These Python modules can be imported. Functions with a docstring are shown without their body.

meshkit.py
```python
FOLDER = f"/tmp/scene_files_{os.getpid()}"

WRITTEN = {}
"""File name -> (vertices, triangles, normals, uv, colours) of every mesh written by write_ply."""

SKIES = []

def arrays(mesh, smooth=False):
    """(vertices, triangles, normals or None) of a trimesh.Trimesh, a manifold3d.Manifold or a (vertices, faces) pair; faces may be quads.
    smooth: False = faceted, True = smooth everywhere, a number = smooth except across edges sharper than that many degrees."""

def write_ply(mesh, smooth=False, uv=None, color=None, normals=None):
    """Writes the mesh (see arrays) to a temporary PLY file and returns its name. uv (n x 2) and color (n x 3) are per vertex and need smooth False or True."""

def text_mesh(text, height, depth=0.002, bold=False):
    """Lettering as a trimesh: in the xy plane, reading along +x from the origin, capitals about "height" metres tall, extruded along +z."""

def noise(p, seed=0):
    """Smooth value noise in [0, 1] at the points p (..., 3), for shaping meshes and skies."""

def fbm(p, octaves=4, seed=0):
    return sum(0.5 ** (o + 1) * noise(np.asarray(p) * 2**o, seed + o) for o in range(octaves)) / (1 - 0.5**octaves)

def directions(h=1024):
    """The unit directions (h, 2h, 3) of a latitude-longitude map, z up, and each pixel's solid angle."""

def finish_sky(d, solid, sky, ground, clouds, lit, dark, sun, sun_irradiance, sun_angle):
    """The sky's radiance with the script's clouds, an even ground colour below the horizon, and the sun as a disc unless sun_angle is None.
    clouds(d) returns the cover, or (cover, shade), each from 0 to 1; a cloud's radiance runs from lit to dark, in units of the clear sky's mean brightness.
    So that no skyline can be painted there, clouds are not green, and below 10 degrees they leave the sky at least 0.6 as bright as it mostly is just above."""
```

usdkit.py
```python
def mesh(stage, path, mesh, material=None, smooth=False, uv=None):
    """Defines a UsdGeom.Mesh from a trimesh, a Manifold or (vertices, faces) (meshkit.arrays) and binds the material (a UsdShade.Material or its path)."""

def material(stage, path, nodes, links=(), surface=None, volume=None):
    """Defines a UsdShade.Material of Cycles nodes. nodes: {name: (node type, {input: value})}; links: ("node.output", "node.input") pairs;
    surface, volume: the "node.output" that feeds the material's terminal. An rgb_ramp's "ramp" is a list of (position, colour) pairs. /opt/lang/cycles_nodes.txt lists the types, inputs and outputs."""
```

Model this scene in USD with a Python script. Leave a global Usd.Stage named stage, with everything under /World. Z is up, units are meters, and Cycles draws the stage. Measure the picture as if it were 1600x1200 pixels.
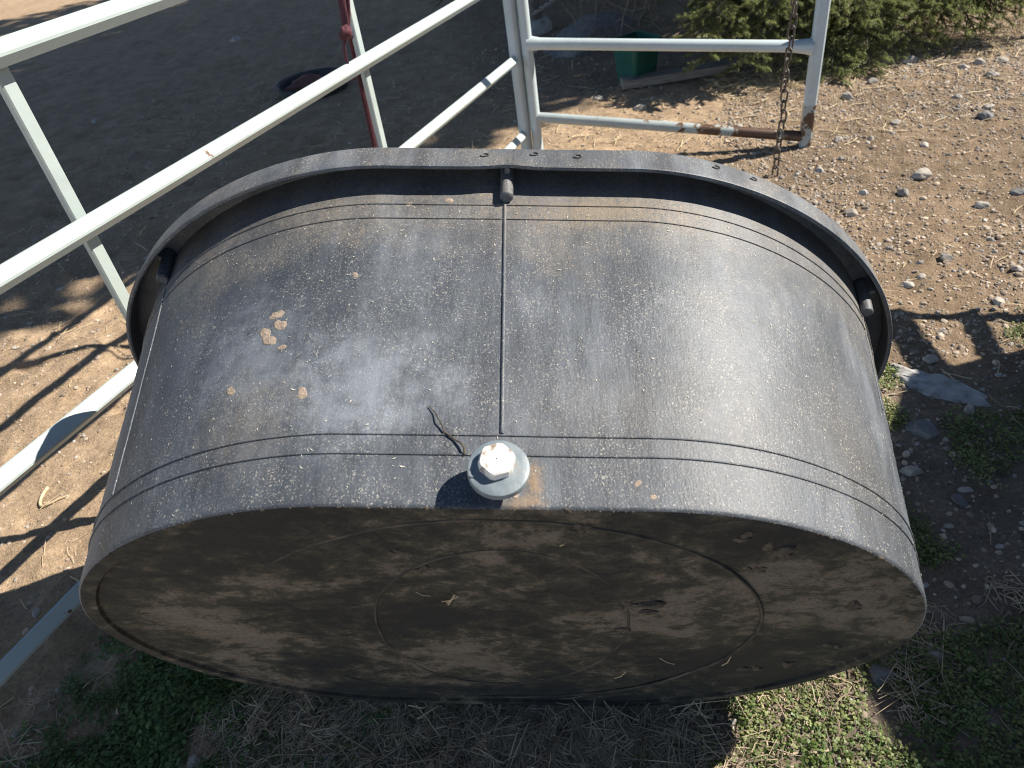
import math, numpy as np, trimesh, usdkit, meshkit
from pxr import Usd, UsdGeom, UsdLux, UsdShade, Gf, Sdf, Vt

stage = Usd.Stage.CreateInMemory()
UsdGeom.SetStageUpAxis(stage, UsdGeom.Tokens.z)
UsdGeom.SetStageMetersPerUnit(stage, 1.0)
UsdGeom.Xform.Define(stage, '/World')
UsdGeom.Scope.Define(stage, '/World/Looks')

# ------------------------------------------------------------------ camera, sky, sun, exposure
H = 1.4253                      # camera height
FPX = 1109.0                    # focal length in photo pixels (1600 wide)
RIGHT = np.array([0.98579546, -0.10569683, -0.13052010])
DOWN = np.array([-0.16795034, -0.62039445, -0.76609621])
FWD = np.array([0.0, 0.77713506, -0.62933385])
SUN_EL, SUN_AZ = math.radians(43.0), math.radians(5.0)      # azimuth from +x towards +y
SUN_DIR = np.array([math.cos(SUN_EL) * math.cos(SUN_AZ), math.cos(SUN_EL) * math.sin(SUN_AZ), math.sin(SUN_EL)])
EXPOSURE = 1.1

cam = UsdGeom.Camera.Define(stage, '/World/camera')
cam.AddTransformOp().Set(Gf.Matrix4d(*RIGHT, 0, *(-DOWN), 0, *(-FWD), 0, 0, 0, H, 1))
cam.CreateFocalLengthAttr(24.0)
cam.CreateHorizontalApertureAttr(24.0 * 1600 / FPX)
cam.CreateVerticalApertureAttr(24.0 * 1200 / FPX)
cam.CreateClippingRangeAttr(Gf.Vec2f(0.01, 2000))
cam.CreateFStopAttr(6.0)
cam.CreateFocusDistanceAttr(1.3)
cam.CreateExposureAttr(EXPOSURE)

sky_m = usdkit.material(stage, '/World/Looks/sky', {
    'sky': ('sky_texture', {'sky_type': 'single_scattering', 'sun_disc': False, 'sun_elevation': SUN_EL,
                            'sun_rotation': math.atan2(SUN_DIR[0], SUN_DIR[1]), 'altitude': 1200.0, 'aerosol_density': 0.2, 'ozone_density': 2.0}),
    'bg': ('background_shader', {'strength': 0.052})}, [('sky.color', 'bg.color')], surface='bg.background')
dome = UsdLux.DomeLight.Define(stage, '/World/sky')
UsdShade.MaterialBindingAPI.Apply(dome.GetPrim()).Bind(sky_m)
dome.GetPrim().SetCustomDataByKey('kind', 'structure')
sun = UsdLux.DistantLight.Define(stage, '/World/sun')
sun.CreateNormalizeAttr(True)
sun.CreateIntensityAttr(1.15)
sun.CreateAngleAttr(0.5)
sun.CreateColorAttr(Gf.Vec3f(1.0, 0.94, 0.85))
_z = SUN_DIR; _x = np.cross([0, 0, 1.0], _z); _x /= np.linalg.norm(_x); _y = np.cross(_z, _x)
sun.AddTransformOp().Set(Gf.Matrix4d(*_x, 0, *_y, 0, *_z, 0, 0, 0, 20, 1))

# ------------------------------------------------------------------ helpers
USED = {}
def path_for(name, parent=None):
    base = (str(parent.GetPath()) if parent is not None else '/World') + '/' + name
    k = USED.get(base, 0); USED[base] = k + 1
    return base if k == 0 else f'{base}_{k:03d}'
def tag(p, label=None, cat=None, group=None, kind=None):
    p = p.GetPrim() if hasattr(p, 'GetPrim') else p
    for k, v in (('label', label), ('category', cat), ('group', group), ('kind', kind)):
        if v: p.SetCustomDataByKey(k, v)
    return p
def obj(name, mesh, mat, parent=None, smooth=False, uv=None):
    return usdkit.mesh(stage, path_for(name, parent), mesh, mat, smooth, uv).GetPrim()
def thing(name, label, cat, group=None, loc=None, rot=None):
    x = UsdGeom.Xform.Define(stage, path_for(name))
    if rot is not None:
        R = np.asarray(rot)     # columns are the local axes
        x.AddTransformOp().Set(Gf.Matrix4d(*R[:, 0], 0, *R[:, 1], 0, *R[:, 2], 0, *map(float, loc), 1))
    elif loc is not None:
        x.AddTranslateOp().Set(Gf.Vec3d(*map(float, loc)))
    return tag(x, label, cat, group)
def cat_(ms):
    vs, fs, n = [], [], 0
    for m in ms:
        v, f = (np.asarray(m[0]), np.asarray(m[1])) if isinstance(m, tuple) else (np.asarray(m.vertices), np.asarray(m.faces))
        if f.shape[1] == 4: f = np.vstack([f[:, [0, 1, 2]], f[:, [0, 2, 3]]])
        vs.append(v); fs.append(f + n); n += len(v)
    return np.vstack(vs), np.vstack(fs)
def ray(px, py):
    v = RIGHT * (px - 800) + DOWN * (py - 600) + FWD * FPX
    return v / np.linalg.norm(v)
def at(px, py, h=0.0):
    v = ray(px, py); return np.array([0, 0, H]) + v * ((h - H) / v[2])
def to_px(P):
    q = np.asarray(P, float) - [0, 0, H]
    d = q @ FWD
    return np.stack([q @ RIGHT / d * FPX + 800, q @ DOWN / d * FPX + 600], -1)
def unit(v): v = np.asarray(v, float); return v / np.linalg.norm(v)
def tube(path, r, n=8, closed=False, caps=True, flat=None):
    P = np.asarray(path, float); m = len(P); r = np.broadcast_to(np.asarray(r, float), (m,))
    T = np.roll(P, -1, 0) - np.roll(P, 1, 0) if closed else np.gradient(P, axis=0)
    T /= np.maximum(np.linalg.norm(T, axis=1, keepdims=True), 1e-12)
    a = np.array([0, 0, 1.0]) if abs(T[0][2]) < .9 else np.array([1.0, 0, 0])
    N = np.zeros_like(P); N[0] = unit(np.cross(T[0], a))
    for i in range(1, m):
        w = N[i - 1] - T[i] * (N[i - 1] @ T[i]); N[i] = w / max(np.linalg.norm(w), 1e-9)
    Bn = np.cross(T, N); th = np.arange(n) / n * 2 * np.pi
    fl = 1.0 if flat is None else flat
    V = (P[:, None] + r[:, None, None] * (np.cos(th)[None, :, None] * N[:, None] + fl * np.sin(th)[None, :, None] * Bn[:, None])).reshape(-1, 3)
    F = []
    for i in range(m if closed else m - 1):
        j = (i + 1) % m
        for k in range(n):
            l = (k + 1) % n
            F += [(i * n + k, j * n + k, j * n + l), (i * n + k, j * n + l, i * n + l)]
    if caps and not closed:
        for i0, fl_ in ((0, 1), ((m - 1) * n, -1)):
            for k in range(1, n - 1): F.append((i0, i0 + k, i0 + k + 1)[::fl_])
    return V, np.array(F)[:, ::-1]
def prof_bar(p0, p1, prof, up=(0, 0, 1)):
    """extrude a convex 2-D profile (list of (a,b)) from p0 to p1; a along side, b along up"""
    p0, p1 = np.asarray(p0, float), np.asarray(p1, float); t = unit(p1 - p0); s = unit(np.cross(t, up)); u = np.cross(s, t)
    pr = np.asarray(prof, float); n = len(pr); V = np.vstack([p + pr[:, :1] * s + pr[:, 1:] * u for p in (p0, p1)])
    F = []
    for k in range(n):
        l = (k + 1) % n; F += [(k, l, n + l), (k, n + l, n + k)]
    for k in range(1, n - 1): F += [(0, k + 1, k), (n, n + k, n + k + 1)]
    return V, np.array(F)
def rect_prof(w, h, ch=0.004, rot=0.0):
    a, b = w / 2, h / 2
    p = np.array([(a, -b + ch), (a, b - ch), (a - ch, b), (-a + ch, b), (-a, b - ch), (-a, -b + ch), (-a + ch, -b), (a - ch, -b)])
    c, s = math.cos(rot), math.sin(rot)
    return p @ np.array([[c, s], [-s, c]])
def rot_to(R, V): return V @ np.asarray(R).T
def lump(rng, size, sub=2, flat=.6, rough=.25):
    m = trimesh.creation.icosphere(subdivisions=sub); v = np.array(m.vertices)
    v *= 1 + rough * (meshkit.fbm(v * 1.3 + rng.uniform(0, 50, 3), 3)[:, None] - .5) * 2
    for _ in range(5):      # broken facets
        d = unit(rng.normal(size=3)); lim = rng.uniform(.6, .9); k = v @ d; v -= np.where(k > lim, k - lim, 0)[:, None] * d
    v *= np.array([rng.uniform(.8, 1.25), rng.uniform(.65, 1), flat * rng.uniform(.8, 1.2)]) * size
    return v, np.array(m.faces)

# ------------------------------------------------------------------ materials
def mat(name, nodes, links, surface='p.BSDF'): return usdkit.material(stage, '/World/Looks/' + name, nodes, links, surface=surface)
def pm(name, ramp, scale=20., rough=.6, bump=.0, bscale=None, coord='position', stretch=(1, 1, 1), detail=6., nrough=.6, spec=.5, vary=0., bdist=.003, translucent=None):
    """principled with a colour ramp over noise, optional bump, optional variation per instance"""
    n = {'geo': ('geometry', {}) if coord == 'position' else ('texture_coordinate', {}),
         'map': ('mapping', {'scale': stretch}),
         'n': ('noise_texture', {'scale': scale, 'detail': detail, 'roughness': nrough}),
         'r': ('rgb_ramp', {'ramp': ramp}),
         'p': ('principled_bsdf', {'roughness': rough, 'specular_ior_level': spec})}
    l = [('geo.' + ('position' if coord == 'position' else 'object'), 'map.vector'), ('map.vector', 'n.vector'), ('n.fac', 'r.fac')]
    c = 'r.color'
    if vary:
        n['oi'] = ('object_info', {}); n['mr'] = ('map_range', {'to_min': 1 - vary, 'to_max': 1 + vary}); n['h'] = ('hsv', {})
        l += [('oi.random', 'mr.value'), ('mr.result', 'h.value'), (c, 'h.color')]; c = 'h.color'
    l.append((c, 'p.base_color'))
    if bump:
        n['bn'] = ('noise_texture', {'scale': bscale or scale * 2, 'detail': 5.0}); n['b'] = ('bump', {'strength': bump, 'distance': bdist})
        l += [('map.vector', 'bn.vector'), ('bn.fac', 'b.height'), ('b.normal', 'p.normal')]
    s = 'p.BSDF'
    if translucent:
        n['tr'] = ('translucent_bsdf', {'color': translucent}); n['mx'] = ('mix_closure', {'fac': .35}); l += [('p.BSDF', 'mx.closure1'), ('tr.BSDF', 'mx.closure2')]; s = 'mx.closure'
    return mat(name, n, l, s)

# ground: vertex tint (soil zones) x fine grain
M = {}
M['ground'] = mat('ground', {
    'at': ('attribute', {'attribute': 'tint'}), 'geo': ('geometry', {}),
    'n': ('noise_texture', {'scale': 90.0, 'detail': 8.0, 'roughness': .75}), 'r': ('rgb_ramp', {'ramp': [(.25, (.5, .48, .46)), (.5, (.95, .95, .95)), (.72, (1.35, 1.33, 1.3))]}),
    'n2': ('noise_texture', {'scale': 9.0, 'detail': 6.0, 'roughness': .65}), 'r2': ('rgb_ramp', {'ramp': [(.3, (.75, .74, .73)), (.7, (1.2, 1.2, 1.2))]}),
    'm': ('mix_color', {'blend_type': 'multiply', 'fac': 1.0, 'use_clamp': False}), 'm2': ('mix_color', {'blend_type': 'multiply', 'fac': 1.0}),
    'bn': ('noise_texture', {'scale': 160.0, 'detail': 6.0, 'roughness': .7}), 'b': ('bump', {'strength': 1.0, 'distance': .008}),
    'p': ('principled_bsdf', {'roughness': .95, 'specular_ior_level': .15})},
    [('geo.position', 'n.vector'), ('geo.position', 'n2.vector'), ('geo.position', 'bn.vector'), ('n.fac', 'r.fac'), ('n2.fac', 'r2.fac'), ('at.color', 'm.a'), ('r.color', 'm.b'),
     ('m.result', 'm2.a'), ('r2.color', 'm2.b'), ('m2.result', 'p.base_color'), ('bn.fac', 'b.height'), ('b.normal', 'p.normal')])

# the mud-stained underside
M['base'] = mat('muddy_base', {
    'tc': ('texture_coordinate', {}), 'mp': ('mapping', {'scale': (3.4, 4.6, 4.)}), 'mp2': ('mapping', {'scale': (24., 32., 20.)}), 'mp3': ('mapping', {'scale': (7., 40., 20.)}),
    'big': ('noise_texture', {'scale': 1.0, 'detail': 6.0, 'roughness': .6, 'distortion': .5}), 'bigm': ('math', {'math_type': 'multiply_add', 'value2': 1.15, 'value3': -.615}),
    'fine': ('noise_texture', {'scale': 1.0, 'detail': 12.0, 'roughness': .78, 'distortion': .35}), 'sum': ('math', {'math_type': 'add'}),
    'r': ('rgb_ramp', {'ramp': [(.36, (.020, .020, .019)), (.45, (.046, .043, .031)), (.50, (.062, .056, .039)), (.522, (.108, .088, .064)), (.59, (.155, .127, .096)), (.76, (.185, .152, .118))]}),
    'st': ('noise_texture', {'scale': 1.0, 'detail': 5.0, 'roughness': .65}), 'sr': ('rgb_ramp', {'ramp': [(.35, (.84, .84, .84)), (.65, (1.12, 1.1, 1.08))]}),
    'g': ('noise_texture', {'scale': 190.0, 'detail': 5.0, 'roughness': .7}), 'gr': ('rgb_ramp', {'ramp': [(.3, (.6, .6, .6)), (.68, (1.3, 1.3, 1.3)), (.76, (2.2, 2.1, 2.0))]}),
    'm': ('mix_color', {'blend_type': 'multiply', 'fac': 1.0}), 'm2': ('mix_color', {'blend_type': 'multiply', 'fac': 1.0}),
    'b': ('bump', {'strength': .9, 'distance': .004}), 'p': ('principled_bsdf', {'roughness': .7, 'specular_ior_level': .35})},
    [('tc.object', 'mp.vector'), ('tc.object', 'mp2.vector'), ('tc.object', 'mp3.vector'), ('tc.object', 'g.vector'), ('mp.vector', 'big.vector'), ('mp2.vector', 'fine.vector'), ('mp3.vector', 'st.vector'), ('big.fac', 'bigm.value1'), ('bigm.value', 'sum.value1'), ('fine.fac', 'sum.value2'),
     ('sum.value', 'r.fac'), ('st.fac', 'sr.fac'), ('g.fac', 'gr.fac'), ('r.color', 'm.a'), ('gr.color', 'm.b'), ('m.result', 'm2.a'), ('sr.color', 'm2.b'), ('m2.result', 'p.base_color'), ('sum.value', 'b.height'), ('b.normal', 'p.normal')])
M['groove'] = pm('dark_ring', [(.38, (.018, .017, .015)), (.5, (.042, .037, .029)), (.62, (.10, .078, .06))], 16, .7, coord='object')
M['mud'] = pm('dried_mud', [(.3, (.20, .15, .11)), (.7, (.38, .30, .23))], 120, .9, .6, 300)
M['darkmud'] = pm('dark_mud', [(.3, (.035, .028, .02)), (.7, (.11, .085, .06))], 90, .85, .8, 200)
M['flange'] = pm('grey_fitting', [(.35, (.13, .16, .18)), (.56, (.20, .23, .245)), (.64, (.24, .17, .10))], 26, .45, .15, 120, coord='object')
M['hexw'] = pm('white_plug', [(.40, (.74, .71, .65)), (.57, (.70, .66, .59)), (.63, (.30, .23, .18)), (.72, (.2, .14, .1))], 55, .6, .3, 160, coord='object', detail=4)
def paint(name, col, rust=.70, sc=16., worn=None):
    """worn: (x0, x1, amount): the paint is gone towards x1"""
    c = np.array(col); x0, x1, am = worn or (0., 1., 0.)
    return mat(name, {'geo': ('geometry', {}), 'sx': ('separate_xyz', {}), 'wr': ('map_range', {'from_min': x0, 'from_max': x1, 'to_min': 0., 'to_max': am}), 'wa': ('math', {'math_type': 'add'}), 'n': ('noise_texture', {'scale': sc, 'detail': 9.0, 'roughness': .68}),
        'r': ('rgb_ramp', {'ramp': [(.25, tuple(c * .86)), (.5, tuple(c)), (rust - .012, tuple(c * .95)), (rust, (.20, .115, .055)), (rust + .03, (.085, .045, .028))]}),
        'bn': ('noise_texture', {'scale': 60.0, 'detail': 4.0}), 'b': ('bump', {'strength': .2, 'distance': .002}),
        'd': ('noise_texture', {'scale': 3.0, 'detail': 6.0}), 'dr': ('rgb_ramp', {'ramp': [(.35, (.86, .85, .82)), (.65, (1, 1, 1))]}), 'm': ('mix_color', {'blend_type': 'multiply', 'fac': 1.0}),
        'p': ('principled_bsdf', {'roughness': .42, 'specular_ior_level': .5})},
        [('geo.position', 'sx.vector'), ('sx.x', 'wr.value'), ('wr.result', 'wa.value1'), ('n.fac', 'wa.value2'), ('wa.value', 'r.fac'), ('geo.position', 'n.vector'), ('geo.position', 'bn.vector'), ('geo.position', 'd.vector'), ('d.fac', 'dr.fac'), ('r.color', 'm.a'), ('dr.color', 'm.b'), ('m.result', 'p.base_color'), ('bn.fac', 'b.height'), ('b.normal', 'p.normal')])
M['paint'] = paint('pale_green_white_paint', (.41, .475, .46), .685)
M['paint2'] = paint('blue_grey_paint', (.47, .54, .56), .70, 22.)
M['rusty'] = paint('rusty_paint', (.36, .41, .41), .575, 11., (.85, 1.35, .15))
M['foot'] = paint('rusty_foot_paint', (.36, .41, .41), .50, 20.)
M['steel'] = pm('rusted_chain', [(.3, (.03, .025, .02)), (.7, (.11, .085, .065))], 60, .5, .3)
M['rock'] = pm('stone', [(.3, (.20, .18, .16)), (.7, (.38, .35, .31))], 30, .9, .5, 90, vary=.35)
M['pebble'] = pm('pebble', [(.3, (.24, .185, .135)), (.7, (.46, .375, .29))], 40, .9, vary=.5)
M['palerock'] = pm('pale_stone', [(.3, (.27, .24, .20)), (.7, (.42, .38, .33))], 30, .9, .8, 60)
M['darkrock'] = pm('grey_slate', [(.3, (.10, .10, .10)), (.7, (.20, .195, .19))], 30, .8, .4, 90)
M['straw'] = pm('straw', [(.3, (.42, .32, .18)), (.7, (.62, .50, .31))], 50, .7)
M['thatch'] = pm('dead_grass', [(.3, (.27, .205, .14)), (.7, (.52, .42, .29))], 30, .85, vary=.3)
M['clover'] = pm('weed_leaf', [(.3, (.08, .135, .042)), (.7, (.16, .225, .075))], 30, .5, vary=.3, translucent=(.18, .26, .06))
M['weed'] = pm('dry_weed_leaf', [(.3, (.13, .17, .05)), (.7, (.28, .30, .12))], 30, .6, vary=.3, translucent=(.22, .27, .06))
M['blade'] = pm('grass_blade', [(.3, (.07, .12, .03)), (.7, (.14, .20, .05))], 30, .5, vary=.3, translucent=(.16, .24, .04))
M['needle'] = pm('spruce_needle', [(.3, (.13, .18, .09)), (.7, (.37, .38, .18))], 3, .6, translucent=(.25, .28, .11))
M['bark'] = pm('bark', [(.3, (.06, .045, .033)), (.7, (.16, .12, .09))], 30, .9, .8, 60)
M['leaf'] = pm('tree_leaf', [(.3, (.04, .075, .02)), (.7, (.09, .13, .035))], 4, .5, translucent=(.1, .16, .03))
M['board'] = pm('grey_board', [(.3, (.10, .085, .072)), (.5, (.18, .155, .135)), (.7, (.24, .21, .185))], 6, .85, .5, 30, stretch=(2, 12, 12))
M['green'] = pm('green_plastic', [(.3, (.004, .05, .034)), (.7, (.007, .078, .055))], 8, .45)
M['red'] = pm('red_webbing', [(.3, (.035, .006, .010)), (.7, (.12, .026, .038))], 220, .8, .6, 500)
M['rubber'] = pm('black_rubber', [(.3, (.018, .02, .022)), (.7, (.05, .05, .052))], 20, .6)
M['lick'] = pm('red_mineral', [(.3, (.10, .04, .03)), (.7, (.2, .085, .065))], 14, .85, .5)
M['conc'] = pm('old_concrete', [(.32, (.16, .135, .11)), (.45, (.34, .33, .31)), (.7, (.46, .45, .43))], 24, .9, .9, 90)
M['rope'] = pm('grey_rope', [(.3, (.20, .20, .19)), (.7, (.4, .39, .37))], 90, .8)
M['twig'] = pm('dry_twig', [(.3, (.12, .09, .065)), (.7, (.26, .21, .16))], 40, .85)
M['blackhole'] = pm('black_scuff', [(.3, (.012, .012, .012)), (.7, (.03, .028, .026))], 40, .8)

# ------------------------------------------------------------------ tank geometry (needed by the ground too)
S = 1.15
TR = np.array([[-0.98313330, 0.11413443, 0.14290641], [0.11880637, -0.19550605, 0.97347955], [0.13904660, 0.97403836, 0.17864861]])
TO = np.array([-0.07203604 * S, 0.55402086 * S, -0.88303983 * S + H])
Rr, Sx, Rb, D, LT, E_, EX = .43051 * S, .1700 * S, .33835 * S, .52099 * S, .04708 * S, 1.1734, 1.8554
Rw = Rr - .041                         # wall radius where it meets the flange
def outline(R, n=360):
    t = np.arange(n) / n * 2 * np.pi
    return outline_t(R, t)
def outline_t(R, t):
    """t is roughly the fraction of arc, straight sections included: sample the superellipse ends densely then resample"""
    k = np.linspace(0, np.pi / 2, 160); c, s = np.cos(k), np.sin(k)
    q = np.stack([c ** (2 / EX) * R * E_ + Sx, s ** (2 / EX) * R], -1)            # +x,+y quadrant
    q = np.vstack([q, [[0, R]]])
    L = np.r_[0, np.cumsum(np.linalg.norm(np.diff(q, axis=0), axis=1))]; L /= L[-1]
    t = np.asarray(t) % (2 * np.pi); quad = (t // (np.pi / 2)).astype(int); u = t / (np.pi / 2) - quad
    u = np.where(quad % 2 == 1, 1 - u, u)
    x, y = np.interp(u, L, q[:, 0]), np.interp(u, L, q[:, 1])
    return np.stack([np.where((quad == 1) | (quad == 2), -x, x), np.where(quad >= 2, -y, y)], -1)
def wallR(z): return Rb + (Rw - Rb) * np.clip(np.asarray(z) / (D - LT), 0, 1.15)
def wall_noise(P):
    return .0035 * (meshkit.fbm(P * 3.1 + 7, 3) - .5) + .0012 * (meshkit.fbm(P * 13 + 3, 2) - .5)
def tank_w(P): return np.asarray(P) @ TR.T + TO
def wall_pt(t, z, out=0.0):
    """point on the wall and its outward normal (tank coordinates)"""
    xy = outline_t(wallR(z), [t])[0]; e = 1e-3
    a = outline_t(wallR(z), [t + e])[0]; b = outline_t(wallR(z + e), [t])[0]
    n = unit(np.cross([*(a - xy), 0], [*(b - xy), e]))
    if n[:2] @ xy < 0: n = -n
    p = np.array([*xy, z]); p = p + n * (wall_noise(p[None])[0] + out)
    return p, n
_tt, _zz = np.meshgrid(np.linspace(0, np.pi, 400), np.linspace(0, D - LT, 160)); _wp = np.empty(_tt.shape + (2,))
for _i in range(160):
    _q = outline_t(wallR(_zz[_i, 0]), _tt[_i]); _wp[_i] = to_px(tank_w(np.c_[_q, _zz[_i]]))
def wall_at(px, py):
    k = np.argmin(((_wp - [px, py]) ** 2).sum(-1)); return _tt.ravel()[k], _zz.ravel()[k]
def wall_patch(px, py, out=0.0): return wall_pt(*wall_at(px, py), out)
def base_at(px, py, z=0.004):
    """point of the base plane (tank coordinates) seen at a photo pixel"""
    o = (np.array([0, 0, H]) - TO) @ TR; v = ray(px, py) @ TR; k = (z - o[2]) / v[2]; return o + v * k

# weathered black polyethylene, tank local coordinates (z from base to rim, y up side)
def poly(name, dust_z, marks=()):
    """marks: (centre, radius across, radius along the axis, strength, colour) of scuffs, stains and painted sheen"""
    n = {'tc': ('texture_coordinate', {}), 'sep': ('separate_xyz', {}),
         'ms': ('mapping', {'scale': (26., 26., 5.)}), 'streak': ('noise_texture', {'scale': 1.0, 'detail': 8.0, 'roughness': .7}), 'rs': ('rgb_ramp', {'ramp': [(.36, (0, 0, 0)), (.68, (1, 1, 1))]}),
         'big': ('noise_texture', {'scale': 4.5, 'detail': 5.0, 'roughness': .6}), 'rb': ('rgb_ramp', {'ramp': [(.34, (.12, .12, .12)), (.62, (1, 1, 1))]}),
         'w': ('math', {'math_type': 'multiply'}), 'w2': ('math', {'math_type': 'multiply_add', 'value2': .8, 'value3': .14}),
         'c1': ('mix_color', {'a': (.022, .027, .035), 'b': (.132, .148, .170)}),
         # pale flecks
         'fl': ('noise_texture', {'scale': 400.0, 'detail': 3.0, 'roughness': .65, 'distortion': .8}), 'rf': ('rgb_ramp', {'ramp': [(.575, (0, 0, 0)), (.65, (1, 1, 1))]}),
         'fb': ('noise_texture', {'scale': 14.0, 'detail': 4.0}), 'rfb': ('rgb_ramp', {'ramp': [(.35, (.25, .25, .25)), (.62, (1, 1, 1))]}), 'fm': ('math', {'math_type': 'multiply'}),
         'c2': ('mix_color', {'b': (.36, .34, .29)}),
         # tan dust towards the rim and in patches
         'dz': ('map_range', {'from_min': dust_z[0], 'from_max': dust_z[1], 'to_min': 0., 'to_max': .8}), 'dn': ('noise_texture', {'scale': 7.0, 'detail': 7.0, 'roughness': .7}),
         'dr': ('rgb_ramp', {'ramp': [(.45, (0, 0, 0)), (.68, (1, 1, 1))]}), 'da': ('math', {'math_type': 'add'}), 'dm': ('math', {'math_type': 'multiply', 'value2': .5, 'use_clamp': True}),
         'dg': ('noise_texture', {'scale': 130.0, 'detail': 6.0, 'roughness': .75}), 'dgr': ('rgb_ramp', {'ramp': [(.35, (.2, .2, .2)), (.65, (1, 1, 1))]}), 'dmm': ('math', {'math_type': 'multiply'}),
         'c3': ('mix_color', {'b': (.235, .195, .145)}),
         # fine brushed relief along the axis
         'mb': ('mapping', {'scale': (240., 240., 42.)}), 'bn': ('noise_texture', {'scale': 1.0, 'detail': 4.0, 'roughness': .6}), 'bn2': ('noise_texture', {'scale': 320.0, 'detail': 2.0}), 'ba': ('math', {'math_type': 'add'}),
         'b': ('bump', {'strength': .32, 'distance': .0014}), 'ro': ('map_range', {'to_min': .44, 'to_max': .66}),
         'p': ('principled_bsdf', {'specular_ior_level': .5})}
    l = [('tc.object', x + '.vector') for x in ('ms', 'big', 'fl', 'fb', 'dn', 'dg', 'mb', 'sep', 'bn2')]
    l += [('ms.vector', 'streak.vector'), ('streak.fac', 'rs.fac'), ('big.fac', 'rb.fac'), ('rs.color', 'w.value1'), ('rb.color', 'w.value2'), ('w.value', 'w2.value1'), ('w2.value', 'c1.fac'),
          ('fl.fac', 'rf.fac'), ('fb.fac', 'rfb.fac'), ('rf.color', 'fm.value1'), ('rfb.color', 'fm.value2'), ('c1.result', 'c2.a'), ('fm.value', 'c2.fac'),
          ('sep.z', 'dz.value'), ('dn.fac', 'dr.fac'), ('dz.result', 'da.value1'), ('dr.color', 'da.value2'), ('da.value', 'dm.value1'), ('dg.fac', 'dgr.fac'), ('dm.value', 'dmm.value1'), ('dgr.color', 'dmm.value2'),
          ('c2.result', 'c3.a'), ('dmm.value', 'c3.fac'), ('c3.result', 'p.base_color'),
          ('mb.vector', 'bn.vector'), ('bn.fac', 'ba.value1'), ('bn2.fac', 'ba.value2'), ('ba.value', 'b.height'), ('b.normal', 'p.normal'), ('streak.fac', 'ro.value'), ('ro.result', 'p.roughness')]
    col = 'c3.result'
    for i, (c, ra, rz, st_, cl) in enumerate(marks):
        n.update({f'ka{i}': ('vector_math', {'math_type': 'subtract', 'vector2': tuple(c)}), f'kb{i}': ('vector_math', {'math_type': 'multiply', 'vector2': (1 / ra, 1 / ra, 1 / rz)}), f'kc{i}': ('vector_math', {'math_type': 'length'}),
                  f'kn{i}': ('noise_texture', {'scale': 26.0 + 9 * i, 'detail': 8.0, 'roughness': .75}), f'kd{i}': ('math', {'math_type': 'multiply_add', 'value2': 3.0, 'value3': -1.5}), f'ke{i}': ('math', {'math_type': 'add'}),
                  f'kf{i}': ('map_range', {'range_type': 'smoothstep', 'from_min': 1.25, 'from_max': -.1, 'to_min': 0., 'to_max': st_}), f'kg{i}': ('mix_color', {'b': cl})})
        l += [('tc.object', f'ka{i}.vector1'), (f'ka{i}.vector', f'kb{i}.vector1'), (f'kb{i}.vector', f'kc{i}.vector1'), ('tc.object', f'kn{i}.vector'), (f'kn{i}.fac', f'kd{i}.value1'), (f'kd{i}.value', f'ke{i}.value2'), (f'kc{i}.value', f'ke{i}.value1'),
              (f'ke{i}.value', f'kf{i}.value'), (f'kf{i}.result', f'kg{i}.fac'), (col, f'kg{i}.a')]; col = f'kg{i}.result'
    l = [x for x in l if x[1] != 'p.base_color'] + [(col, 'p.base_color')]
    return mat(name, n, l)
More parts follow.
